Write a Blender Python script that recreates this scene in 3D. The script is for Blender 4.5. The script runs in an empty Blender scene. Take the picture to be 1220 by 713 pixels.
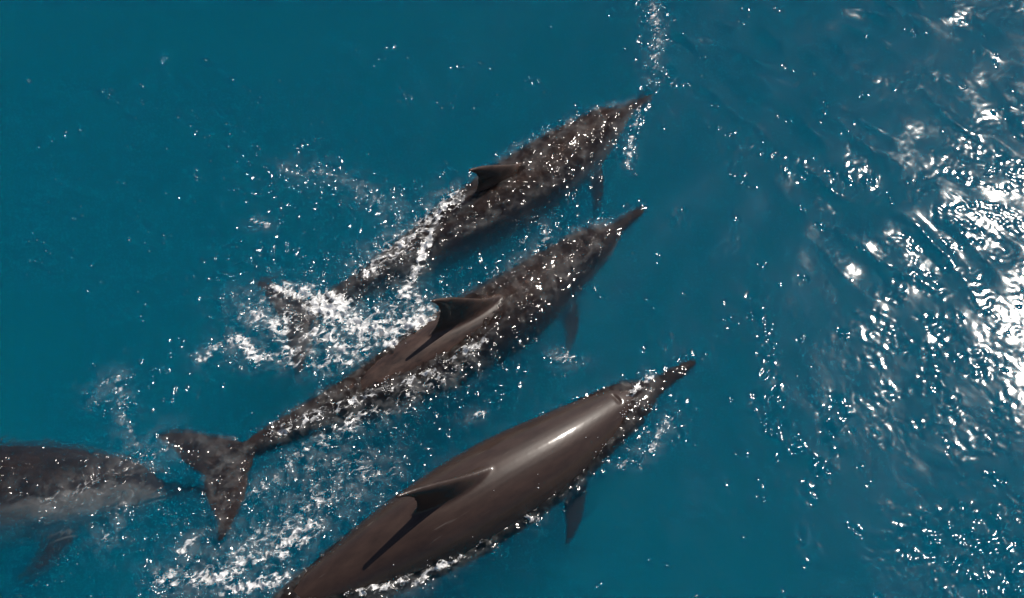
import bpy, bmesh, math, random
import numpy as np
from mathutils import Vector

random.seed(7)
RNG = np.random.default_rng(11)
scene = bpy.context.scene
coll = scene.collection

# ------------------------------------------------------------------ camera
PITCH = math.radians(58.0)          # below the horizon
CAM_H = 4.5
FPX = 1694.0                        # focal length in photograph pixels (1220 wide)
cam_d = bpy.data.cameras.new("camera")
cam_d.sensor_width = 36.0
cam_d.lens = 36.0 * FPX / 1220.0
cam_d.clip_end = 6000.0
cam = bpy.data.objects.new("camera", cam_d)
cam.location = (0, 0, CAM_H)
cam.rotation_euler = (math.pi / 2 - PITCH, 0, 0)
coll.objects.link(cam)
scene.camera = cam

# ------------------------------------------------------------------ sky, sun, exposure
SUN = Vector((0.3957, 0.503, 0.768)).normalized()
elev = math.asin(SUN.z)
azim = math.atan2(SUN.x, SUN.y)
world = bpy.data.worlds.new("World")
scene.world = world
world.use_nodes = True
wn = world.node_tree.nodes
wl = world.node_tree.links
bg = wn["Background"]
sky = wn.new("ShaderNodeTexSky")
sky.sky_type = 'NISHITA'
sky.sun_disc = False
sky.sun_elevation = elev
sky.sun_rotation = azim
wl.new(sky.outputs[0], bg.inputs[0])
bg.inputs[1].default_value = 0.065
sd = bpy.data.lights.new("sun", 'SUN')
sd.energy = 4.5
sd.angle = math.radians(0.53)
sd.color = (1.0, 0.93, 0.84)
so = bpy.data.objects.new("sun", sd)
so.rotation_euler = (-SUN).to_track_quat('-Z', 'Y').to_euler()
so.location = (3, 5, 8)
coll.objects.link(so)
vs = scene.view_settings
vs.view_transform = 'Standard'
vs.look = 'None'
vs.exposure = 0.0
vs.gamma = 1.0
scene.cycles.volume_bounces = 1
scene.cycles.transparent_max_bounces = 16
scene.cycles.max_bounces = 6
scene.cycles.use_adaptive_sampling = True
scene.cycles.adaptive_threshold = 0.025
scene.cycles.use_denoising = True
scene.cycles.denoising_input_passes = 'RGB_ALBEDO'
scene.cycles.caustics_reflective = False
scene.cycles.caustics_refractive = False

# ------------------------------------------------------------------ helpers
CP, SP = math.cos(PITCH), math.sin(PITCH)


def ground(px, py, z=0.0):
    """Point of the sea at height z that stands at this place of the photograph."""
    u = (np.asarray(px, float) - 610.0) / FPX
    v = (356.5 - np.asarray(py, float)) / FPX
    dx, dy, dz = u, v * SP + CP, v * CP - SP
    t = (z - CAM_H) / dz
    return np.stack([dx * t, dy * t, np.zeros_like(t) + z], -1)


def smooth(a, b, x):
    t = np.clip((x - a) / (b - a), 0, 1)
    return t * t * (3 - 2 * t)


def pchip(xs, ys, x):
    """Catmull-Rom style cubic through (xs, ys)."""
    xs = np.asarray(xs, float)
    ys = np.asarray(ys, float)
    m = np.gradient(ys, xs, axis=0)
    i = np.clip(np.searchsorted(xs, x) - 1, 0, len(xs) - 2)
    h = (xs[i + 1] - xs[i])
    t = (x - xs[i]) / h
    if ys.ndim > 1:
        t = t[:, None]
        h = h[:, None]
    tt = np.clip(t, 0, 1)
    r = ((2 * tt**3 - 3 * tt**2 + 1) * ys[i] + (tt**3 - 2 * tt**2 + tt) * h * m[i]
         + (-2 * tt**3 + 3 * tt**2) * ys[i + 1] + (tt**3 - tt**2) * h * m[i + 1])
    # straight on beyond the ends
    r = r + np.where(t < 0, t, 0) * h * m[0] + np.where(t > 1, t - 1, 0) * h * m[-1]
    return r


def nodes(name):
    m = bpy.data.materials.new(name)
    m.use_nodes = True
    m.node_tree.nodes.clear()
    return m, m.node_tree.nodes, m.node_tree.links


def mesh_from_arrays(name, verts, faces_flat, loop_totals, smooth_shade=True):
    me = bpy.data.meshes.new(name)
    me.vertices.add(len(verts))
    me.vertices.foreach_set("co", np.ascontiguousarray(verts, dtype=np.float32).ravel())
    me.loops.add(len(faces_flat))
    me.loops.foreach_set("vertex_index", np.ascontiguousarray(faces_flat, dtype=np.int32))
    starts = np.concatenate([[0], np.cumsum(loop_totals)[:-1]]).astype(np.int32)
    me.polygons.add(len(loop_totals))
    me.polygons.foreach_set("loop_start", starts)
    me.polygons.foreach_set("loop_total", np.asarray(loop_totals, np.int32))
    if smooth_shade:
        me.polygons.foreach_set("use_smooth", np.ones(len(loop_totals), bool))
    me.update(calc_edges=True)
    me.validate()
    return me


def add_attr(me, name, data):
    data = np.asarray(data, np.float32)
    if data.ndim == 1:
        a = me.attributes.new(name, 'FLOAT', 'POINT')
        a.data.foreach_set("value", data)
    else:
        a = me.attributes.new(name, 'FLOAT_VECTOR', 'POINT')
        a.data.foreach_set("vector", data.ravel())


# ------------------------------------------------------------------ materials
def skin_material():
    m, n, l = nodes("wet_dolphin_skin")
    out = n.new("ShaderNodeOutputMaterial")
    p = n.new("ShaderNodeBsdfPrincipled")
    l.new(p.outputs[0], out.inputs[0])
    rest = n.new("ShaderNodeAttribute"); rest.attribute_name = "rest"
    belly = n.new("ShaderNodeAttribute"); belly.attribute_name = "flank"
    n1 = n.new("ShaderNodeTexNoise"); n1.inputs["Scale"].default_value = 9; n1.inputs["Detail"].default_value = 5
    l.new(rest.outputs["Vector"], n1.inputs["Vector"])
    # mottling along the body: skin scuffs plus rippled underwater light painted into the colour
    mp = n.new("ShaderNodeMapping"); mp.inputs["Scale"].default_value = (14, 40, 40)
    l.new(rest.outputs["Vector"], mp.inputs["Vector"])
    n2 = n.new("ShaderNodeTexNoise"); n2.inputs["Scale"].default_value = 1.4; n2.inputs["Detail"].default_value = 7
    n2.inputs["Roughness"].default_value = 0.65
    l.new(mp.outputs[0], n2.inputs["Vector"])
    # cape / flank / belly
    ramp = n.new("ShaderNodeValToRGB")
    e = ramp.color_ramp.elements
    e[0].position = 0.0; e[0].color = (0.038, 0.0215, 0.0155, 1)
    e[1].position = 1.0; e[1].color = (0.50, 0.43, 0.38, 1)
    a = ramp.color_ramp.elements.new(0.33); a.color = (0.054, 0.0325, 0.0245, 1)
    a = ramp.color_ramp.elements.new(0.47); a.color = (0.16, 0.135, 0.125, 1)
    a = ramp.color_ramp.elements.new(0.72); a.color = (0.24, 0.21, 0.19, 1)
    add = n.new("ShaderNodeMath"); add.operation = 'MULTIPLY_ADD'
    l.new(n1.outputs[0], add.inputs[0]); add.inputs[1].default_value = 0.16
    sub = n.new("ShaderNodeMath"); sub.operation = 'SUBTRACT'; sub.inputs[1].default_value = 0.08
    l.new(belly.outputs["Fac"], sub.inputs[0])
    l.new(sub.outputs[0], add.inputs[2])
    l.new(add.outputs[0], ramp.inputs[0])
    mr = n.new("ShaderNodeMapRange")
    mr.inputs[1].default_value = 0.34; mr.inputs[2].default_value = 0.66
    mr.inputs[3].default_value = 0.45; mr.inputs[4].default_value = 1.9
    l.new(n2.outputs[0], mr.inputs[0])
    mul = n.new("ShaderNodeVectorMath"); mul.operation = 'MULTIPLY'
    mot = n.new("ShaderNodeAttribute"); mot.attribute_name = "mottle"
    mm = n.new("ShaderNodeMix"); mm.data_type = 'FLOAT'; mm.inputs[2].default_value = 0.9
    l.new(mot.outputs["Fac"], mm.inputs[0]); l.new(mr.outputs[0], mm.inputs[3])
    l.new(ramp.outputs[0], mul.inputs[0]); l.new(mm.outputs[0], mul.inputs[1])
    # pale scuffs and old rake marks
    mp2 = n.new("ShaderNodeMapping"); mp2.inputs["Scale"].default_value = (6, 60, 60)
    mp2.inputs["Rotation"].default_value = (0, 0.1, 0.12)
    l.new(rest.outputs["Vector"], mp2.inputs["Vector"])
    n3 = n.new("ShaderNodeTexNoise"); n3.inputs["Scale"].default_value = 2.2; n3.inputs["Detail"].default_value = 3
    l.new(mp2.outputs[0], n3.inputs["Vector"])
    sc = n.new("ShaderNodeMapRange")
    sc.inputs[1].default_value = 0.68; sc.inputs[2].default_value = 0.76
    sc.inputs[3].default_value = 0.0; sc.inputs[4].default_value = 0.35
    l.new(n3.outputs[0], sc.inputs[0])
    mix = n.new("ShaderNodeMixRGB")
    l.new(sc.outputs[0], mix.inputs[0]); l.new(mul.outputs[0], mix.inputs[1])
    mix.inputs[2].default_value = (0.15, 0.125, 0.11, 1)
    l.new(mix.outputs[0], p.inputs["Base Color"])
    rr = n.new("ShaderNodeMapRange")
    rr.inputs[3].default_value = 0.36; rr.inputs[4].default_value = 0.52
    l.new(n2.outputs[0], rr.inputs[0])
    l.new(rr.outputs[0], p.inputs["Roughness"])
    # only skin in the air shines; under water it is nearly index-matched
    dry = n.new("ShaderNodeAttribute"); dry.attribute_name = "dry"
    sl = n.new("ShaderNodeMath"); sl.operation = 'MULTIPLY_ADD'; sl.inputs[1].default_value = 0.24; sl.inputs[2].default_value = 0.04
    l.new(dry.outputs["Fac"], sl.inputs[0]); l.new(sl.outputs[0], p.inputs["Specular IOR Level"])
    cw = n.new("ShaderNodeMath"); cw.operation = 'MULTIPLY'; cw.inputs[1].default_value = 0.9
    l.new(dry.outputs["Fac"], cw.inputs[0]); l.new(cw.outputs[0], p.inputs["Coat Weight"])
    p.inputs["Coat Roughness"].default_value = 0.135
    p.inputs["Coat IOR"].default_value = 1.33
    b = n.new("ShaderNodeBump"); b.inputs["Strength"].default_value = 0.12; b.inputs["Distance"].default_value = 0.004
    l.new(n2.outputs[0], b.inputs["Height"])
    l.new(b.outputs[0], p.inputs["Normal"])
    return m


def simple_material(name, col, rough=0.4, coat=0.0):
    m, n, l = nodes(name)
    out = n.new("ShaderNodeOutputMaterial")
    p = n.new("ShaderNodeBsdfPrincipled")
    p.inputs["Base Color"].default_value = (*col, 1)
    p.inputs["Roughness"].default_value = rough
    p.inputs["Coat Weight"].default_value = coat
    l.new(p.outputs[0], out.inputs[0])
    return m


def water_material():
    m, n, l = nodes("sea_water")
    out = n.new("ShaderNodeOutputMaterial")
    geo = n.new("ShaderNodeNewGeometry")
    foam = n.new("ShaderNodeAttribute"); foam.attribute_name = "foam"
    chop = n.new("ShaderNodeAttribute"); chop.attribute_name = "chop"
    # fine ripples
    na = n.new("ShaderNodeTexNoise"); na.inputs["Scale"].default_value = 26; na.inputs["Detail"].default_value = 2.0
    na.inputs["Roughness"].default_value = 0.45
    l.new(geo.outputs["Position"], na.inputs["Vector"])
    nb = n.new("ShaderNodeTexNoise"); nb.inputs["Scale"].default_value = 75; nb.inputs["Detail"].default_value = 2.0
    l.new(geo.outputs["Position"], nb.inputs["Vector"])
    h1 = n.new("ShaderNodeMath"); h1.operation = 'MULTIPLY'; h1.inputs[1].default_value = 0.0003
    l.new(na.outputs[0], h1.inputs[0])
    h2 = n.new("ShaderNodeMath"); h2.operation = 'MULTIPLY'
    l.new(nb.outputs[0], h2.inputs[0])
    hc = n.new("ShaderNodeMath"); hc.operation = 'MULTIPLY_ADD'; hc.inputs[1].default_value = 0.0016; hc.inputs[2].default_value = 0.00006
    l.new(chop.outputs["Fac"], hc.inputs[0]); l.new(hc.outputs[0], h2.inputs[1])
    hs = n.new("ShaderNodeMath"); hs.operation = 'ADD'
    l.new(h1.outputs[0], hs.inputs[0]); l.new(h2.outputs[0], hs.inputs[1])
    bump = n.new("ShaderNodeBump"); bump.inputs["Strength"].default_value = 1.0; bump.inputs["Distance"].default_value = 1.0
    l.new(hs.outputs[0], bump.inputs["Height"])
    # surface: Fresnel reflection over clear water
    fr = n.new("ShaderNodeFresnel"); fr.inputs["IOR"].default_value = 1.33
    l.new(bump.outputs[0], fr.inputs["Normal"])
    gl = n.new("ShaderNodeBsdfGlossy"); gl.inputs["Roughness"].default_value = 0.09
    l.new(bump.outputs[0], gl.inputs["Normal"])
    # wind-ruffled streaks are rougher than the smooth water between
    ruf = n.new("ShaderNodeAttribute"); ruf.attribute_name = "ruffle"
    gr = n.new("ShaderNodeMapRange"); gr.inputs[3].default_value = 0.105; gr.inputs[4].default_value = 0.27
    l.new(ruf.outputs["Fac"], gr.inputs[0]); l.new(gr.outputs[0], gl.inputs["Roughness"])
    tr = n.new("ShaderNodeBsdfTransparent")
    rf = n.new("ShaderNodeBsdfRefraction"); rf.inputs["IOR"].default_value = 1.18; rf.inputs["Roughness"].default_value = 0.30
    l.new(bump.outputs[0], rf.inputs["Normal"])
    clear = n.new("ShaderNodeMixShader"); clear.inputs[0].default_value = 0.6
    l.new(tr.outputs[0], clear.inputs[1]); l.new(rf.outputs[0], clear.inputs[2])
    # no reflection from below: the Fresnel mix counts on the upper side only
    bf = n.new("ShaderNodeMath"); bf.operation = 'SUBTRACT'; bf.inputs[0].default_value = 1.0
    l.new(geo.outputs["Backfacing"], bf.inputs[1])
    ff = n.new("ShaderNodeMath"); ff.operation = 'MULTIPLY'
    l.new(fr.outputs[0], ff.inputs[0]); l.new(bf.outputs[0], ff.inputs[1])
    surf = n.new("ShaderNodeMixShader")
    l.new(ff.outputs[0], surf.inputs[0]); l.new(clear.outputs[0], surf.inputs[1]); l.new(gl.outputs[0], surf.inputs[2])
    # foam: lacy, from stretched noise against the foam cover
    nw = n.new("ShaderNodeTexNoise"); nw.inputs["Scale"].default_value = 16; nw.inputs["Detail"].default_value = 3
    l.new(geo.outputs["Position"], nw.inputs["Vector"])
    wv = n.new("ShaderNodeVectorMath"); wv.operation = 'SCALE'; wv.inputs["Scale"].default_value = 0.05
    l.new(nw.outputs["Color"], wv.inputs[0])
    wa = n.new("ShaderNodeVectorMath"); wa.operation = 'ADD'
    l.new(geo.outputs["Position"], wa.inputs[0]); l.new(wv.outputs[0], wa.inputs[1])
    nf = n.new("ShaderNodeTexNoise"); nf.inputs["Scale"].default_value = 34; nf.inputs["Detail"].default_value = 3
    nf.inputs["Roughness"].default_value = 0.52
    f0 = n.new("ShaderNodeMapping"); f0.inputs["Rotation"].default_value = (0, 0, -0.62)
    l.new(wa.outputs[0], f0.inputs["Vector"])
    f1 = n.new("ShaderNodeMapping"); f1.inputs["Scale"].default_value = (0.55, 1.35, 1)
    l.new(f0.outputs[0], f1.inputs["Vector"])
    l.new(f1.outputs[0], nf.inputs["Vector"])
    ra = n.new("ShaderNodeMath"); ra.operation = 'SUBTRACT'; ra.inputs[1].default_value = 0.5
    l.new(nf.outputs[0], ra.inputs[0])
    rb = n.new("ShaderNodeMath"); rb.operation = 'ABSOLUTE'
    l.new(ra.outputs[0], rb.inputs[0])
    rc = n.new("ShaderNodeMath"); rc.operation = 'MULTIPLY_ADD'; rc.inputs[1].default_value = -2.0; rc.inputs[2].default_value = 0.30
    l.new(rb.outputs[0], rc.inputs[0])
    rd = n.new("ShaderNodeMath"); rd.operation = 'MAXIMUM'; rd.inputs[1].default_value = 0.0
    l.new(rc.outputs[0], rd.inputs[0])
    nfr = n.new("ShaderNodeMath"); nfr.operation = 'MULTIPLY_ADD'; nfr.inputs[1].default_value = 0.5
    l.new(nf.outputs[0], nfr.inputs[0]); l.new(rd.outputs[0], nfr.inputs[2])
    fs = n.new("ShaderNodeMath"); fs.operation = 'MULTIPLY_ADD'; fs.inputs[1].default_value = 0.40; fs.inputs[2].default_value = -0.70
    l.new(foam.outputs["Fac"], fs.inputs[0])
    fa = n.new("ShaderNodeMath"); fa.operation = 'ADD'
    l.new(fs.outputs[0], fa.inputs[0]); l.new(nfr.outputs[0], fa.inputs[1])
    fm = n.new("ShaderNodeMapRange"); fm.inputs[1].default_value = 0.0; fm.inputs[2].default_value = 0.15
    fm.inputs[3].default_value = 0.0; fm.inputs[4].default_value = 0.92
    l.new(fa.outputs[0], fm.inputs[0])
    bf2 = n.new("ShaderNodeBump"); bf2.inputs["Strength"].default_value = 0.8; bf2.inputs["Distance"].default_value = 0.012
    l.new(nfr.outputs[0], bf2.inputs["Height"])
    fd = n.new("ShaderNodeBsdfPrincipled"); fd.inputs["Base Color"].default_value = (0.85, 0.85, 0.84, 1)
    fd.inputs["Roughness"].default_value = 0.22
    fd.inputs["Coat Weight"].default_value = 0.8; fd.inputs["Coat Roughness"].default_value = 0.12
    l.new(bf2.outputs[0], fd.inputs["Normal"])
    # fine froth on wakes and backs; on the backs it paints in ripple-focused light
    frl = n.new("ShaderNodeAttribute"); frl.attribute_name = "froth_light"
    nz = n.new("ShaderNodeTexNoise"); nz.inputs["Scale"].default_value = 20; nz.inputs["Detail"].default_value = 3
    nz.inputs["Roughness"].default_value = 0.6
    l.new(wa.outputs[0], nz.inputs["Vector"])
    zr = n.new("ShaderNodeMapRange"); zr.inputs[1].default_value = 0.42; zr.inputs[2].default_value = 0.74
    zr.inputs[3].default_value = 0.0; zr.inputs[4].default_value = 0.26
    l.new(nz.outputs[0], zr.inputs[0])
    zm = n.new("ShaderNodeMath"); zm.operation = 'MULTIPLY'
    l.new(zr.outputs[0], zm.inputs[0]); l.new(frl.outputs["Fac"], zm.inputs[1])
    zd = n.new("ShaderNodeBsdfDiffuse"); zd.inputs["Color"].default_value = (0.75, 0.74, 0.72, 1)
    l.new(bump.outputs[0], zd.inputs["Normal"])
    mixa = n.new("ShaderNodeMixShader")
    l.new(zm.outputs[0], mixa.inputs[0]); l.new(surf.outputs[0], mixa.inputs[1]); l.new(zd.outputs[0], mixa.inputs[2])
    mixf = n.new("ShaderNodeMixShader")
    l.new(fm.outputs[0], mixf.inputs[0]); l.new(mixa.outputs[0], mixf.inputs[1]); l.new(fd.outputs[0], mixf.inputs[2])
    l.new(mixf.outputs[0], out.inputs["Surface"])
    # body of the water
    vsn = n.new("ShaderNodeVolumeScatter")
    vsn.inputs["Color"].default_value = (0.0, 0.435, 0.75, 1); vsn.inputs["Density"].default_value = 0.565
    vsn.inputs["Anisotropy"].default_value = -0.25
    va = n.new("ShaderNodeVolumeAbsorption")
    va.inputs["Color"].default_value = (0.1, 0.50, 0.68, 1); va.inputs["Density"].default_value = 0.6
    av = n.new("ShaderNodeAddShader")
    l.new(vsn.outputs[0], av.inputs[0]); l.new(va.outputs[0], av.inputs[1])
    l.new(av.outputs[0], out.inputs["Volume"])
    return m


SKIN = skin_material()
EYE = simple_material("dark_eye", (0.012, 0.010, 0.009), 0.1, 0.8)
HOLE = simple_material("blowhole_lip", (0.015, 0.011, 0.010), 0.5)
WATER = water_material()
DROP = simple_material("white_spray_glints", (0.85, 0.85, 0.85), 0.12)  # drops, and the flecks painted as sun glints

# ------------------------------------------------------------------ dolphin, straight rest pose, length 1
# x runs from the beak tip (0) to the notch of the flukes (1), y to its left, z up
PROF = np.array([
    # s     half width  top   bottom
    [0.000, 0.0040, 0.0035, 0.0040],
    [0.010, 0.0088, 0.0068, 0.0090],
    [0.040, 0.0125, 0.0098, 0.0132],
    [0.070, 0.0160, 0.0125, 0.0170],
    [0.086, 0.0215, 0.0170, 0.0220],
    [0.100, 0.0285, 0.0270, 0.0270],
    [0.118, 0.0365, 0.0400, 0.0330],
    [0.140, 0.0430, 0.0490, 0.0390],
    [0.170, 0.0490, 0.0550, 0.0450],
    [0.200, 0.0550, 0.0600, 0.0520],
    [0.250, 0.0640, 0.0680, 0.0630],
    [0.310, 0.0720, 0.0760, 0.0730],
    [0.370, 0.0765, 0.0820, 0.0800],
    [0.430, 0.0775, 0.0850, 0.0825],
    [0.500, 0.0745, 0.0840, 0.0800],
    [0.570, 0.0670, 0.0780, 0.0720],
    [0.650, 0.0545, 0.0670, 0.0600],
    [0.730, 0.0400, 0.0540, 0.0470],
    [0.800, 0.0275, 0.0410, 0.0350],
    [0.860, 0.0215, 0.0310, 0.0270],
    [0.910, 0.0175, 0.0210, 0.0185],
    [0.950, 0.0135, 0.0115, 0.0105],
    [0.985, 0.0060, 0.0055, 0.0050]])


def loft(rings):
    """Closed tube through rings (each K x 3), capped with centre points."""
    K = len(rings[0])
    v = np.concatenate([rings[0].mean(0)[None]] + list(rings) + [rings[-1].mean(0)[None]])
    f = []
    for k in range(K):
        f.append((0, 1 + (k + 1) % K, 1 + k))
    for r in range(len(rings) - 1):
        o = 1 + r * K
        for k in range(K):
            a, b = o + k, o + (k + 1) % K
            f.append((a, b, b + K, a + K))
    o = 1 + (len(rings) - 1) * K
    for k in range(K):
        f.append((o + k, o + (k + 1) % K, len(v) - 1))
    return v, f


def rest_dolphin():
    parts = []
    # trunk
    S = np.concatenate([np.linspace(0, 0.16, 36), np.linspace(0.165, 0.985, 90)])
    W, Tp, Bt = (pchip(PROF[:, 0], PROF[:, i], S) for i in (1, 2, 3))
    A = np.linspace(0, 2 * np.pi, 48, endpoint=False)
    rings = []
    for s, w, t, b in zip(S, W, Tp, Bt):
        c, sn = np.cos(A), np.sin(A)
        # a little squarer than an ellipse on the beak
        y = w * np.sign(c) * np.abs(c) ** 0.95
        z = np.where(sn > 0, t * sn, b * sn)
        rings.append(np.stack([np.full_like(A, s), y, z], -1))
    parts.append(loft(rings))

    def foil(lead, trail, thick, frame, K=24):
        """Section of a fin: chord from lead to trail, frame(x, t) -> point."""
        a = np.linspace(0, 2 * np.pi, K, endpoint=False)
        c = 0.5 - 0.5 * np.cos(a)                       # 0 at the lead, 1 at the trail
        prof = 1.35 * np.sqrt(np.clip(c, 0, 1)) * (1 - c) ** 0.75 + 0.16 * np.sin(np.pi * c)
        t = np.sign(np.sin(a)) * prof * thick
        return np.stack([frame(lead + (trail - lead) * ci, ti) for ci, ti in zip(c, t)])

    # dorsal fin
    hs = np.linspace(0, 1, 16)
    ld = pchip([0, .12, .25, .5, .75, .92, 1], [.318, .378, .410, .445, .475, .500, .517], hs)
    tr = pchip([0, .12, .25, .5, .75, .92, 1], [.562, .535, .521, .510, .510, .519, .526], hs)
    th = pchip([0, .3, .7, 1], [.027, .0135, .0075, .0040], hs)
    zz = 0.068 + 0.108 * hs
    parts.append(loft([foil(a, b, t, lambda x, q, z=z: np.array([x, q, z])) for a, b, t, z in zip(ld, tr, th, zz)]))
    # flukes
    for sg in (1, -1):
        ys = np.array([0, .012, .03, .055, .08, .10, .118, .129, .134])
        ld = np.array([.885, .900, .919, .940, .960, .977, .998, 1.015, 1.028])
        tr = np.array([.997, 1.004, 1.011, 1.016, 1.019, 1.022, 1.028, 1.033, 1.036])
        th = np.array([.011, .010, .0085, .0065, .0052, .0044, .0036, .003, .0025])
        yy = np.linspace(0, .134, 22)
        L_, T_, H_ = (pchip(ys, q, yy) for q in (ld, tr, th))
        rg = [foil(a, b, t, lambda x, q, y=y: np.array([x, sg * y, q])) for a, b, t, y in zip(L_, T_, H_, yy)]
        parts.append(loft(rg[::-1] if sg < 0 else rg))
    # flippers
    for sg in (1, -1):
        root = np.array([0.246, sg * 0.036, -0.034])
        d = np.array([0.52, sg * 0.74, -0.52]); d /= np.linalg.norm(d)
        back = np.array([1.0, 0, 0]); back = back - d * back.dot(d); back /= np.linalg.norm(back)
        nr = np.cross(d, back)
        us = np.linspace(0, 1, 16)
        ld = pchip([0, .3, .6, .85, 1], [-.020, -.019, -.012, .003, .018], us)
        tr = pchip([0, .3, .6, .85, 1], [.030, .024, .019, .019, .023], us)
        th = pchip([0, .3, .7, 1], [.013, .009, .006, .003], us)
        rg = [foil(a, b, t, lambda x, q, u=u: root + d * (0.118 * u) + back * x + nr * q)
              for a, b, t, u in zip(ld, tr, th, us)]
        parts.append(loft(rg))
    vs_, fs_, off = [], [], 0
    for v, f in parts:
        vs_.append(v)
        fs_ += [tuple(i + off for i in q) for q in f]
        off += len(v)
    me = bpy.data.meshes.new("rest")
    me.from_pydata([tuple(p) for p in np.concatenate(vs_)], [], fs_)
    bm = bmesh.new(); bm.from_mesh(me)
    bmesh.ops.recalc_face_normals(bm, faces=bm.faces[:])
    bm.to_mesh(me); bm.free()
    o = bpy.data.objects.new("rest", me)
    coll.objects.link(o)
    rm = o.modifiers.new("fuse", 'REMESH')
    rm.mode = 'VOXEL'; rm.voxel_size = 0.0024; rm.use_smooth_shade = True
    dg = bpy.context.evaluated_depsgraph_get()
    em = o.evaluated_get(dg).to_mesh()
    nv = len(em.vertices)
    co = np.empty(nv * 3, np.float32); em.vertices.foreach_get("co", co); co = co.reshape(-1, 3).astype(float)
    nl = len(em.loops)
    li = np.empty(nl, np.int32); em.loops.foreach_get("vertex_index", li)
    lt = np.empty(len(em.polygons), np.int32); em.polygons.foreach_get("loop_total", lt)
    ed = np.empty(len(em.edges) * 2, np.int32); em.edges.foreach_get("vertices", ed); ed = ed.reshape(-1, 2)
    bpy.data.objects.remove(o)
    bpy.data.meshes.remove(me)
    deg = np.bincount(ed.ravel(), minlength=nv).astype(float)[:, None]
    for it in range(10):                                   # Taubin smoothing: no shrinkage
        for lam in (0.55, -0.56):
            acc = np.zeros_like(co)
            np.add.at(acc, ed[:, 0], co[ed[:, 1]])
            np.add.at(acc, ed[:, 1], co[ed[:, 0]])
            co = co + lam * (acc / np.maximum(deg, 1) - co)
    # mouth line and blowhole pressed into the surface
    x, y, z = co.T
    zl = -0.001 - 0.10 * np.clip(x - 0.085, 0, 1)
    on_beak = smooth(0.004, 0.02, x) * (1 - smooth(0.115, 0.135, x))
    g = np.exp(-((z - zl) / 0.0022) ** 2) * on_beak
    co[:, 1] -= np.sign(y) * 0.0022 * g
    bl = np.exp(-(((x - 0.152 - 6 * y * y) / 0.0032) ** 2) - (y / 0.011) ** 4) * (z > 0)
    co[:, 2] -= 0.0035 * bl
    return co, li, lt


REST, REST_L, REST_T = rest_dolphin()


def flank_value(co):
    """0 on the dark cape, about 0.5 on the grey flank, 1 on the belly; fins stay dark."""
    x, y, z = co.T
    W = pchip(PROF[:, 0], PROF[:, 1], x)
    Tp = pchip(PROF[:, 0], PROF[:, 2], x)
    Bt = pchip(PROF[:, 0], PROF[:, 3], x)
    zr = np.where(z > 0, z / np.maximum(Tp, 1e-3), z / np.maximum(Bt, 1e-3))
    f = 0.50 - 0.62 * zr
    dip = 0.22 * np.exp(-((x - 0.45) / 0.16) ** 2)          # the cape dips under the fin
    f = f - dip
    fin = smooth(1.06, 1.2, np.sqrt((y / np.maximum(W, 1e-3)) ** 2 + zr ** 2))
    f = f * (1 - fin) + 0.02 * fin
    tail = smooth(0.72, 0.9, x)
    f = f * (1 - tail) + 0.16 * tail
    return np.clip(f, 0, 1)


FLANK = flank_value(REST)
BODIES = []
TOPS = []                                                   # world points, for the water to meet


def place(ctrl, length, roll, rest):
    """Bend the rest pose along control points (s, px, py, z): returns world points."""
    ctrl = np.asarray(ctrl, float)
    P = np.stack([ground(px, py, z) for _, px, py, z in ctrl])
    s = rest[:, 0]
    grid = np.linspace(-0.02, 1.06, 400)
    Pg = pchip(ctrl[:, 0], P, grid)
    ker = np.hanning(41); ker /= ker.sum()                  # even out the bends
    pad = np.concatenate([Pg[:1] + (Pg[:1] - Pg[1:21][::-1]), Pg, Pg[-1:] + (Pg[-1:] - Pg[-21:-1][::-1])])
    Pg = np.stack([np.convolve(pad[:, i], ker, 'valid') for i in range(3)], -1)
    Tg = np.gradient(Pg, axis=0); Tg /= np.linalg.norm(Tg, axis=1)[:, None]
    up = np.array([0, 0, 1.0])
    Sg = np.cross(Tg, up)                                   # T points to the tail: T x up = its left
    Sg /= np.linalg.norm(Sg, axis=1)[:, None]
    Ug = np.cross(Sg, Tg)
    rl = np.radians(roll)
    if np.ndim(rl):
        rl = np.interp(grid, np.linspace(0, 1, len(rl)), rl)[:, None]
    S2 = Sg * np.cos(rl) + Ug * np.sin(rl)
    U2 = Ug * np.cos(rl) - Sg * np.sin(rl)
    ip = lambda a: np.stack([np.interp(s, grid, a[:, i]) for i in range(3)], -1)
    return ip(Pg) + length * (rest[:, 1:2] * ip(S2) + rest[:, 2:3] * ip(U2))


def sphere_points(c, r, n=10, m=7, sq=(1, 1, 1)):
    rings = []
    for i in range(1, m):
        t = math.pi * i / m
        a = np.linspace(0, 2 * np.pi, n, endpoint=False)
        rings.append(np.stack([c[0] + sq[0] * r * math.sin(t) * np.cos(a),
                               c[1] + sq[1] * r * np.full(n, math.cos(t)),
                               c[2] + sq[2] * r * math.sin(t) * np.sin(a)], -1))
    return loft(rings)


def individual(girth, fin, sweep):
    """The rest pose with this animal's own girth, fin height and fin rake."""
    r = REST.copy()
    body = smooth(0.05, 0.3, r[:, 0]) * (1 - smooth(0.7, 0.9, r[:, 0]))
    up = np.clip(r[:, 2] - 0.083, 0, None) * ((r[:, 0] > 0.3) & (r[:, 0] < 0.6))
    r[:, 1] *= 1 + (girth - 1) * body
    r[:, 2] += up * (fin - 1)
    r[:, 0] += up * sweep
    return r


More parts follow.
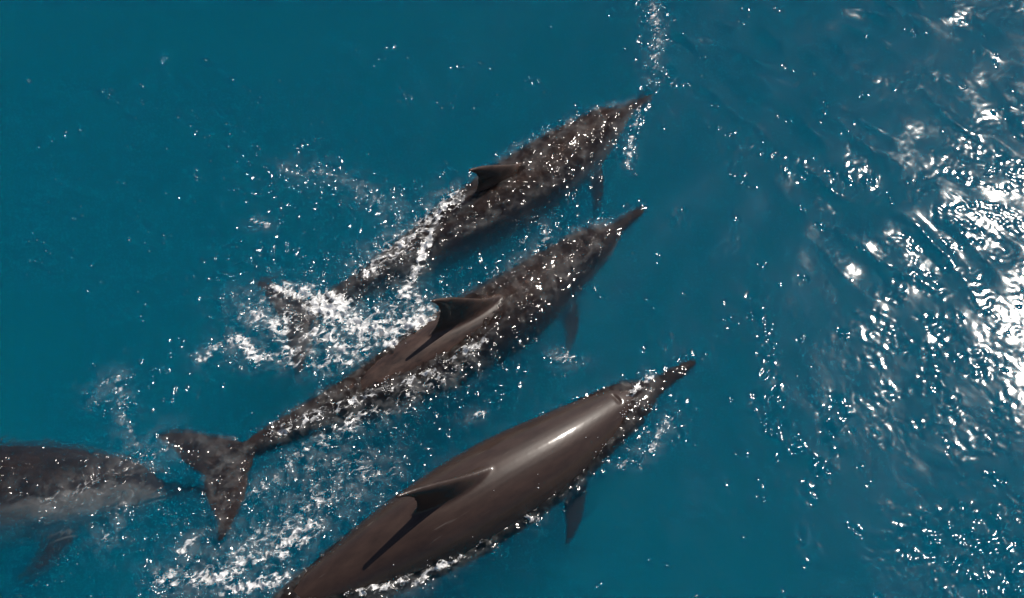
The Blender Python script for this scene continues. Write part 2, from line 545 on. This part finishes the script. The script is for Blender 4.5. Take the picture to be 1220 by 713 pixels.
def dolphin(ctrl, length, roll, mottle, pale, shape, label):
    w = place(ctrl, length, roll, individual(*shape))
    base = w.mean(0)
    me = mesh_from_arrays("dolphin", w - base, REST_L, REST_T)
    add_attr(me, "rest", REST + np.array([len(TOPS) * 3.7, 0, 0]))
    add_attr(me, "flank", np.clip(FLANK + pale * smooth(0.02, 0.25, FLANK), 0, 1))
    add_attr(me, "mottle", np.full(len(w), mottle))  # strength of the scuffs and the painted ripple light
    me.materials.append(SKIN)
    o = bpy.data.objects.new("dolphin", me)
    o.location = base
    o["label"] = label
    o["category"] = "dolphin"
    coll.objects.link(o)
    for sg in (1, -1):
        v, f = sphere_points((0.128, sg * 0.0385, -0.004), 0.0050, sq=(1.3, 0.6, 0.8))
        v = place(ctrl, length, roll, v)
        em = bpy.data.meshes.new("eye")
        em.from_pydata([tuple(p) for p in v - base], [], f)
        em.polygons.foreach_set("use_smooth", [True] * len(em.polygons))
        em.materials.append(EYE)
        e = bpy.data.objects.new("eye", em)
        e.parent = o
        coll.objects.link(e)
    TOPS.append(w)
    BODIES.append(o)
    return o


D1 = [(0.00, 776, 116, -0.09), (0.10, 735, 142, -0.10), (0.25, 690, 180, -0.14), (0.36, 648, 212, -0.155),
      (0.50, 582, 256, -0.165), (0.65, 508, 302, -0.17), (0.80, 432, 344, -0.16), (0.92, 372, 372, -0.16), (1.0, 340, 386, -0.17)]
D2 = [(0.00, 766, 250, -0.075), (0.10, 722, 285, -0.115), (0.25, 659, 335, -0.165), (0.36, 611, 374, -0.150),
      (0.50, 530, 421, -0.125), (0.65, 452, 466, -0.105), (0.80, 366, 504, -0.090), (0.92, 292, 540, -0.080), (1.0, 243, 569, -0.085)]
D3 = [(0.00, 828, 432, -0.085), (0.10, 764, 473, -0.095), (0.25, 668, 537, -0.058), (0.36, 604, 576, -0.054),
      (0.50, 519, 628, -0.058), (0.65, 424, 684, -0.080), (0.80, 322, 746, -0.11), (0.92, 243, 795, -0.14), (1.0, 190, 830, -0.16)]
D4 = [(0.00, 250, 588, -0.265), (0.10, 182, 586, -0.255), (0.25, 90, 587, -0.25), (0.36, 8, 593, -0.25),
      (0.50, -90, 602, -0.25), (0.65, -190, 616, -0.26), (0.80, -300, 634, -0.27), (0.92, -385, 651, -0.29), (1.0, -440, 666, -0.30)]
dolphin(D1, 1.86, -6, 1.0, 0.26, (1.0, 0.92, 0.05), "dark dolphin awash beneath rippled water, its tail under a sheet of foam")
dolphin(D2, 1.95, (-4, -5, -4, -6, -8), 1.0, 0.0, (0.95, 1.06, 0.0), "dark dolphin with mottled head underwater and broad flukes showing at the surface")
dolphin(D3, 2.20, -3, 0.35, 0.0, (1.0, 0.86, 0.25), "smooth glossy brown dolphin with its whole back out of the water")
dolphin(D4, 2.25, -36, 0.8, 0.50, (1.14, 1.0, 0.0), "blurred pale grey dolphin swimming fully submerged behind another's flukes")

# ------------------------------------------------------------------ the sea
STEP = 0.004
X0, X1, Y0, Y1 = -2.45, 2.45, 1.35, 4.60
nx, ny = int(round((X1 - X0) / STEP)) + 1, int(round((Y1 - Y0) / STEP)) + 1
gx, gy = X0 + STEP * np.arange(nx), Y0 + STEP * np.arange(ny)
GX, GY = np.meshgrid(gx, gy)                                # (ny, nx)
kx = np.fft.fftfreq(nx, STEP)[None, :]
ky = np.fft.fftfreq(ny, STEP)[:, None]
KK = np.hypot(kx, ky)


def band(lam, width=0.35, direction=None, spread=2.0):
    """Unit-variance random waves around one wavelength."""
    sp = np.exp(-0.5 * (np.log(np.maximum(KK, 1e-6) * lam) / width) ** 2)
    sp[0, 0] = 0
    if direction is not None:
        c = (kx * math.cos(direction) + ky * math.sin(direction)) / np.maximum(KK, 1e-6)
        sp = sp * (np.abs(c) ** spread + 0.02)
    f = np.fft.ifft2(np.fft.fft2(RNG.standard_normal((ny, nx))) * sp).real
    return f / f.std()


def soft(a, r):
    """Gaussian blur, r in metres."""
    sp = np.exp(-2 * (np.pi * r * KK) ** 2)
    return np.fft.ifft2(np.fft.fft2(a) * sp).real


def project(X, Y):
    """Where a point of the sea level stands in the photograph (to sketch the wakes)."""
    y2, z2 = Y, -CAM_H
    dep = y2 * CP - z2 * SP
    return 610 + FPX * X / dep, 356.5 - FPX * (y2 * SP + z2 * CP) / dep


def stroke(field, pts, width, amount):
    """Lay a soft brush stroke (a wake) on the sea between ground points."""
    w = ground([p[0] for p in pts], [p[1] for p in pts])[:, :2]
    best = np.full(GX.shape, 1e9)
    if len(w) == 1:
        w = np.concatenate([w, w + 1e-3])
    for a, b in zip(w[:-1], w[1:]):
        lo = np.minimum(a, b) - 3 * width; hi = np.maximum(a, b) + 3 * width
        i0, i1 = np.searchsorted(gy, (lo[1], hi[1])); j0, j1 = np.searchsorted(gx, (lo[0], hi[0]))
        if i0 >= i1 or j0 >= j1:
            continue
        x, y = GX[i0:i1, j0:j1], GY[i0:i1, j0:j1]
        d = b - a
        t = np.clip(((x - a[0]) * d[0] + (y - a[1]) * d[1]) / (d @ d), 0, 1)
        q = (x - a[0] - t * d[0]) ** 2 + (y - a[1] - t * d[1]) ** 2
        best[i0:i1, j0:j1] = np.minimum(best[i0:i1, j0:j1], q)
    np.maximum(field, amount * np.exp(-best / (width * width)), out=field)


# top of the dolphins over each spot of sea
top = np.full((ny, nx), -9.0)
for w in TOPS:
    i = np.round((w[:, 1] - Y0) / STEP).astype(int); j = np.round((w[:, 0] - X0) / STEP).astype(int)
    ok = (i >= 0) & (i < ny) & (j >= 0) & (j < nx)
    np.maximum.at(top, (i[ok], j[ok]), w[ok, 2])
for _ in range(2):                                          # close pinholes
    t2 = top.copy()
    for a, b in ((1, 0), (-1, 0), (0, 1), (0, -1)):
        t2 = np.maximum(t2, np.roll(top, (a, b), (0, 1)))
    top = np.where(top < -8, t2, top)

FOAM = np.zeros((ny, nx))
CHOP = np.zeros((ny, nx))
F, Cc = FOAM, CHOP
# wake of the upper dolphin
stroke(F, [(540, 232), (515, 262), (470, 300), (430, 325)], .050, 0.75)
stroke(F, [(512, 275), (500, 315), (480, 350)], .026, 1.15)
stroke(F, [(330, 345), (375, 350), (410, 362)], .045, 1.05)
stroke(F, [(375, 365), (440, 395), (500, 385)], .060, 1.15)
stroke(F, [(490, 350), (515, 380)], .04, .85)
stroke(F, [(320, 375), (345, 420), (400, 430)], .05, .70)
stroke(F, [(240, 425), (285, 405), (310, 430)], .035, .85)
stroke(F, [(300, 262), (318, 266)], .020, .7)
stroke(F, [(345, 200), (400, 205), (440, 235), (480, 250)], .05, .42)
stroke(F, [(300, 370), (380, 400), (490, 370)], .10, .64)
stroke(F, [(440, 320), (500, 270), (540, 235)], .08, .56)
stroke(F, [(300, 425), (400, 440)], .05, .62)
stroke(F, [(385, 400), (420, 420), (470, 410)], .03, .95)
# wake of the middle dolphin
stroke(F, [(230, 690), (330, 640), (430, 560)], .12, .50)
stroke(F, [(380, 530), (470, 480), (560, 430)], .06, .52)
stroke(F, [(60, 600), (150, 560), (200, 530)], .07, .46)
stroke(F, [(150, 600), (130, 640)], .06, .46)
stroke(F, [(430, 478), (470, 465), (520, 440), (580, 408)], .018, .78)
stroke(F, [(400, 440), (440, 425), (490, 395)], .020, .72)
stroke(F, [(330, 520), (385, 492), (425, 480)], .030, .72)
stroke(F, [(350, 550), (420, 500), (470, 490)], .040, .60)
stroke(F, [(360, 610), (410, 580), (470, 560)], .050, .50)
stroke(F, [(300, 590), (350, 560), (400, 550)], .040, .52)
stroke(F, [(640, 262), (655, 285), (610, 320)], .025, .52)
stroke(F, [(655, 425), (690, 432)], .025, .72)
stroke(F, [(110, 470), (140, 445), (150, 510), (170, 540)], .030, .50)
stroke(F, [(215, 660), (235, 640)], .018, .85)
stroke(F, [(195, 690), (260, 690), (330, 660), (380, 625)], .045, .82)
stroke(F, [(270, 705), (340, 690)], .030, .90)
stroke(F, [(330, 640), (380, 600), (420, 590)], .05, .60)
# along the lower dolphin
stroke(F, [(430, 705), (500, 690), (545, 660), (580, 640)], .030, .80)
stroke(F, [(590, 625), (640, 590), (690, 558), (720, 530)], .010, .72)
stroke(F, [(625, 618), (640, 620)], .016, .75)
stroke(F, [(735, 498), (752, 470), (775, 450)], .020, .78)
stroke(F, [(740, 556), (775, 535), (798, 498)], .022, .62)
stroke(F, [(555, 500), (575, 495)], .02, .6)
stroke(F, [(365, 700), (380, 708)], .02, .85)
# in front of the upper dolphin
stroke(F, [(778, 5), (785, 50), (775, 95)], .026, .62)
stroke(F, [(762, 130), (752, 165), (748, 200)], .016, .70)
stroke(F, [(688, 135), (680, 142)], .012, .7)
# choppy, sparkling water without much foam
stroke(Cc, [(300, 220), (420, 220), (480, 260)], .16, .55)
stroke(Cc, [(300, 330), (420, 370), (500, 380)], .22, .9)
stroke(Cc, [(130, 470), (260, 420)], .16, .6)
stroke(Cc, [(100, 560), (200, 560), (160, 640)], .10, .75)
stroke(Cc, [(210, 640), (330, 600), (450, 520), (560, 430)], .20, .85)
stroke(Cc, [(230, 700), (350, 650)], .18, .9)
stroke(Cc, [(530, 680), (720, 540)], .06, .6)
stroke(Cc, [(560, 330), (660, 260), (760, 130)], .08, .35)
stroke(Cc, [(770, 530), (800, 500)], .07, .6)
stroke(Cc, [(250, 130), (440, 120), (560, 110)], .10, .12)
stroke(Cc, [(780, 0), (782, 90)], .07, .8)
stroke(Cc, [(905, 480), (930, 540), (900, 360)], .035, .45)
stroke(Cc, [(970, 580), (1000, 480)], .04, .45)
stroke(Cc, [(1160, 640), (1200, 690), (1120, 650)], .12, .42)
stroke(Cc, [(0, 560), (60, 590), (180, 580)], .17, .9)
stroke(Cc, [(860, 150), (960, 210), (1030, 220)], .07, .22)

# thin water running over backs just below the surface, and the edge round what stands out
d_ = top
film = smooth(-0.16, -0.03, d_) * (1 - smooth(0.02, 0.05, d_))
film = soft(film, 0.012)
edge = soft(np.exp(-((d_ - 0.0) / 0.016) ** 2) * (d_ > -1), 0.008)
FILM = 0.80 * np.roll(film, -4, 0)
CHOP = np.clip(CHOP + 0.5 * FOAM, 0, 1.5)
FOAM = np.clip(np.maximum(FOAM, 0.46 * np.clip(edge, 0, 1)), 0, 1.3)

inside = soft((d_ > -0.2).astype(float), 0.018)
FROTH_LIGHT = smooth(-0.16, -0.03, d_) * (1 - smooth(0.0, 0.03, d_)) * smooth(0.80, 1.0, inside)  # over awash backs: pale blotches standing in for ripple-focused light
FROTH_LIGHT = np.clip(np.maximum(0.5 * np.roll(soft(FROTH_LIGHT, 0.008), -5, 0), soft(FOAM, 0.02)), 0, 1)
patch = np.clip(0.5 + 0.55 * band(0.45, 0.5), 0, 1.6)       # gusts: some spots smooth, some rippled
streak = 1 - np.sqrt(band(0.42, 0.5, direction=0.80, spread=3.0) ** 2 + 0.16) / 1.1   # crests of the wind chop
thread = 0.5 + 0.5 * band(0.10, 0.5, direction=0.95, spread=5.0)
SW = np.zeros((ny, nx))
stroke(SW, [(860, 60), (1000, 150), (1080, 260)], .38, 1.0)
stroke(SW, [(1060, 10), (1220, 110)], .38, 1.0)
stroke(SW, [(900, 330), (960, 560)], .10, .35)
stroke(SW, [(380, 60), (450, 140)], .14, .25)
RUF = np.clip(0.8 * SW * smooth(0.25, 0.8, streak) * np.clip(thread, 0.0, 1.2) * np.clip(0.6 + 0.6 * band(0.5, 0.4), 0, 1.3), 0, 1)
CHOP *= np.clip(0.52 + 0.50 * band(0.10, 0.5), 0.03, 1.7)
CHOP = np.maximum(CHOP, FILM * np.clip(0.55 + 0.55 * band(0.13, 0.5), 0.12, 1.6))
fil = 1 - np.abs(band(0.09, 0.5))                          # drawn-out threads with dark water between
FOAM = FOAM * np.clip(0.96 + 0.17 * band(0.05, 0.5) + 0.16 * fil + 0.12 * band(0.16, 0.4), 0.2, 1.35)

Z = np.zeros((ny, nx))
tau = 2 * math.pi


def ripple(lam, slope, amp=1.0, width=0.3, **k):
    return band(lam, width, **k) * (slope * lam / tau) * 1.41 * amp


gust = smooth(0.1, 1.3, band(0.40, 0.45))
GU = np.zeros((ny, nx))                                     # a gust ruffling the water towards the sun
stroke(GU, [(1210, 190), (1150, 260), (1110, 340), (1120, 460)], .26, 1.3)
GU *= smooth(-0.9, 0.5, band(0.22, 0.5))
gust = np.maximum(0.5 * gust, GU)
Z += 0.006 * np.clip(streak, -1, 1) * SW + ripple(0.06, 0.05, direction=0.9) * RUF
Z += ripple(0.55, 0.014, direction=2.3)
Z += ripple(0.28, 0.012, direction=2.5)
Z += ripple(0.14, 0.010) * (0.4 + 0.6 * patch)
Z += ripple(0.075, 0.013) * (0.2 + 0.8 * gust)
Z += ripple(0.050, 0.030) * (0.12 + 1.0 * gust)
Z += ripple(0.034, 0.075) * (0.05 + 0.36 * gust)
Z += ripple(0.100, 0.20) * CHOP
Z += ripple(0.050, 0.30, direction=2.5, spread=1.2) * CHOP
Z += ripple(0.030, 0.34, direction=2.6, spread=1.0) * CHOP
SPK = np.full((ny, nx), 0.0)
stroke(SPK, [(150, 150), (300, 200), (450, 150), (600, 110)], .35, .9)
stroke(SPK, [(100, 450), (300, 300), (500, 300)], .35, 1.0)
stroke(SPK, [(30, 640), (250, 650), (500, 560)], .35, 1.0)
stroke(SPK, [(640, 690), (800, 520), (700, 250)], .15, .6)
stroke(SPK, [(800, 60), (900, 220), (900, 450), (960, 600)], .25, .7)
stroke(SPK, [(860, 40), (1050, 200)], .3, .4)
stroke(SPK, [(1180, 600), (1100, 580)], .2, .5)
spots = smooth(2.25, 3.2, 0.75 * band(0.06, 0.5) + 0.95 * band(0.20, 0.5) + 0.7 * (SPK - 0.5))
Z += ripple(0.036, 0.34) * spots
crest = 1 - np.abs(band(0.07, 0.45)) / 1.2                  # sharp curls where foam rides
Z += 0.012 * np.clip(crest, -0.6, 1) * np.clip(FOAM, 0, 1) ** 1.5
Z += 0.010 * np.clip(soft(edge, 0.012) * 1.6, 0, 1)
# fade the modelled ripples out before the fine patch ends (outside the view)
fx = smooth(X0, X0 + 0.15, GX) * (1 - smooth(X1 - 0.15, X1, GX))
fy = smooth(Y0, Y0 + 0.15, GY) * (1 - smooth(Y1 - 0.15, Y1, GY))
FADE = fx * fy
Z *= FADE

# grid lines: fine in the middle, ever wider out to the horizon
grow = [0.0]
st = STEP
while grow[-1] < 3000:
    st = min(st * 1.16, 400)
    grow.append(grow[-1] + st)
grow = np.array(grow[1:])
ax = np.concatenate([gx[0] - grow[::-1], gx, gx[-1] + grow])
ay = np.concatenate([gy[0] - grow[::-1], gy, gy[-1] + grow])
g = len(grow)
NX, NY = len(ax), len(ay)
AX, AY = np.meshgrid(ax, ay)


def embed(a):
    r = np.zeros((NY, NX)); r[g:g + ny, g:g + nx] = a
    return r


AZ, AF, AC, AB = embed(Z), embed(FOAM * FADE), embed(CHOP * FADE), embed(FROTH_LIGHT * FADE)
AR = embed(RUF * FADE)
# long swell everywhere
sx = np.gradient(ax)[None, :]; sy = np.gradient(ay)[:, None]
cell = np.maximum(sx, sy)
for lam, slope, ang, ph in ((1.9, .020, 2.2, .3), (1.15, .015, 2.75, 2.1), (3.3, .018, 1.9, 4.0), (0.8, .012, 3.4, 1.0)):
    AZ += slope * lam / tau * np.sin(tau * (AX * math.cos(ang) + AY * math.sin(ang)) / lam + ph) * (1 - smooth(lam / 8, lam / 3, cell))
top_v = np.stack([AX.ravel(), AY.ravel(), AZ.ravel()], -1)
idx = np.arange(NX * NY).reshape(NY, NX)
q = np.stack([idx[:-1, :-1], idx[:-1, 1:], idx[1:, 1:], idx[1:, :-1]], -1).reshape(-1, 4)
# closed body of water: sides and floor, 60 m down
rim = np.concatenate([idx[0, :-1], idx[:-1, -1], idx[-1, :0:-1], idx[:0:-1, 0]])
low = top_v[rim].copy(); low[:, 2] = -60.0
lo_i = len(top_v) + np.arange(len(rim))
nxt = np.roll(np.arange(len(rim)), -1)
side = np.stack([rim[nxt], rim, lo_i, lo_i[nxt]], -1)
verts = np.concatenate([top_v, low])
flat = np.concatenate([q.ravel(), side.ravel(), lo_i[::-1]])
tot = np.concatenate([np.full(len(q) + len(side), 4), [len(rim)]])
me = mesh_from_arrays("water", verts, flat, tot)
padz = np.zeros(len(low))
add_attr(me, "foam", np.concatenate([AF.ravel(), padz]))
add_attr(me, "chop", np.concatenate([AC.ravel(), padz]))
add_attr(me, "ruffle", np.concatenate([AR.ravel(), padz]))
add_attr(me, "froth_light", np.concatenate([AB.ravel(), padz]))
me.materials.append(WATER)
sea = bpy.data.objects.new("water", me)
sea["kind"] = "structure"
sea["label"] = "deep teal sea with ripples, sun glitter and lacy foam"
coll.objects.link(sea)

for o, w in zip(BODIES, TOPS):                              # which skin stands in the air
    i = np.clip(np.round((w[:, 1] - Y0) / STEP).astype(int), 0, ny - 1) + g
    j = np.clip(np.round((w[:, 0] - X0) / STEP).astype(int), 0, nx - 1) + g
    add_attr(o.data, "dry", smooth(-0.006, 0.006, w[:, 2] - AZ[i, j]))

# ------------------------------------------------------------------ spray: drops thrown up along the wakes, plus white flecks painted as sun glints
bm = bmesh.new()
bmesh.ops.create_icosphere(bm, subdivisions=1, radius=1.0)
ico_v = np.array([v.co[:] for v in bm.verts]); ico_f = np.array([[v.index for v in f.verts] for f in bm.faces])
bm.free()


def spray(spots):
    """spots: (pts, spread, number, height) -> joined drops"""
    V, Fc, off = [], [], 0
    for pts, spread, num, high in spots:
        w = ground([p[0] for p in pts], [p[1] for p in pts])[:, :2]
        if len(w) == 1:
            w = np.concatenate([w, w + 1e-3])
        seg = np.linalg.norm(np.diff(w, axis=0), axis=1); cum = np.concatenate([[0], np.cumsum(seg)])
        nclu = max(2, num // 9)
        tc = RNG.uniform(0, cum[-1], nclu)
        cx = np.interp(tc, cum, w[:, 0]) + RNG.normal(0, spread, nclu)
        cy = np.interp(tc, cum, w[:, 1]) + RNG.normal(0, spread, nclu)
        for k in range(int(num * 0.42)):
            c = RNG.integers(nclu)
            x = cx[c] + RNG.normal(0, spread * 0.25); y = cy[c] + RNG.normal(0, spread * 0.25)
            i = int(round((y - Y0) / STEP)); j = int(round((x - X0) / STEP))
            if not (0 <= i < ny and 0 <= j < nx):
                continue
            if top[i, j] > 0.02 and RNG.random() > 0.12:
                continue
            r = 0.0008 + 0.0018 * RNG.random() ** 2.5
            z0 = max(AZ[i + g, j + g], top[i, j])
            z = z0 + r * 0.3 + high * RNG.random() ** 3
            R = RNG.normal(size=(3, 3)); R, _ = np.linalg.qr(R)
            sc = np.array([1.0, RNG.uniform(.7, 1.1), RNG.uniform(1.0, 2.2)])
            V.append(((ico_v * (1 + RNG.normal(0, .10, (len(ico_v), 1)))) * sc * r) @ R.T + np.array([x, y, z]))
            Fc.append(ico_f + off); off += len(ico_v)
    return np.concatenate(V), np.concatenate(Fc)


SPOTS = [
    ([(430, 330), (480, 290), (530, 240)], .055, 800, .08),
    ([(340, 350), (420, 380), (500, 380)], .080, 800, .05),
    ([(240, 420), (320, 420)], .05, 140, .03),
    ([(300, 220), (420, 210), (500, 250)], .09, 160, .03),
    ([(430, 478), (500, 450), (580, 408)], .025, 260, .03),
    ([(300, 525), (420, 480)], .035, 220, .03),
    ([(200, 690), (330, 660), (420, 590)], .07, 380, .03),
    ([(330, 600), (470, 500)], .08, 260, .02),
    ([(430, 705), (545, 665), (600, 625)], .035, 260, .03),
    ([(600, 615), (720, 530)], .02, 130, .02),
    ([(735, 500), (775, 450)], .022, 120, .03),
    ([(750, 550), (798, 498)], .03, 90, .02),
    ([(778, 5), (783, 90)], .03, 130, .02),
    ([(762, 128), (748, 205)], .02, 90, .02),
    ([(640, 265), (605, 325)], .03, 90, .02),
    ([(650, 425), (695, 432)], .03, 60, .02),
    ([(110, 470), (150, 440), (160, 520)], .06, 130, .02),
    ([(60, 620), (170, 560), (210, 540)], .06, 100, .01),
    ([(150, 130), (300, 170), (450, 110)], .20, 260, 0),  # from here on: white flecks on the surface in place of sun glints
    ([(20, 250), (150, 330), (270, 260)], .15, 90, 0),
    ([(20, 690), (120, 660), (240, 600)], .12, 120, 0),
    ([(560, 90), (640, 150)], .12, 60, 0),
]
dv, df = spray(SPOTS)
me = mesh_from_arrays("spray", dv, df.ravel(), np.full(len(df), 3))
me.materials.append(DROP)
sp = bpy.data.objects.new("spray", me)
sp["kind"] = "stuff"
sp["label"] = "white drops of spray thrown up along the wakes of the dolphins, with white flecks painted as sun glints"
sp["category"] = "spray"
coll.objects.link(sp)
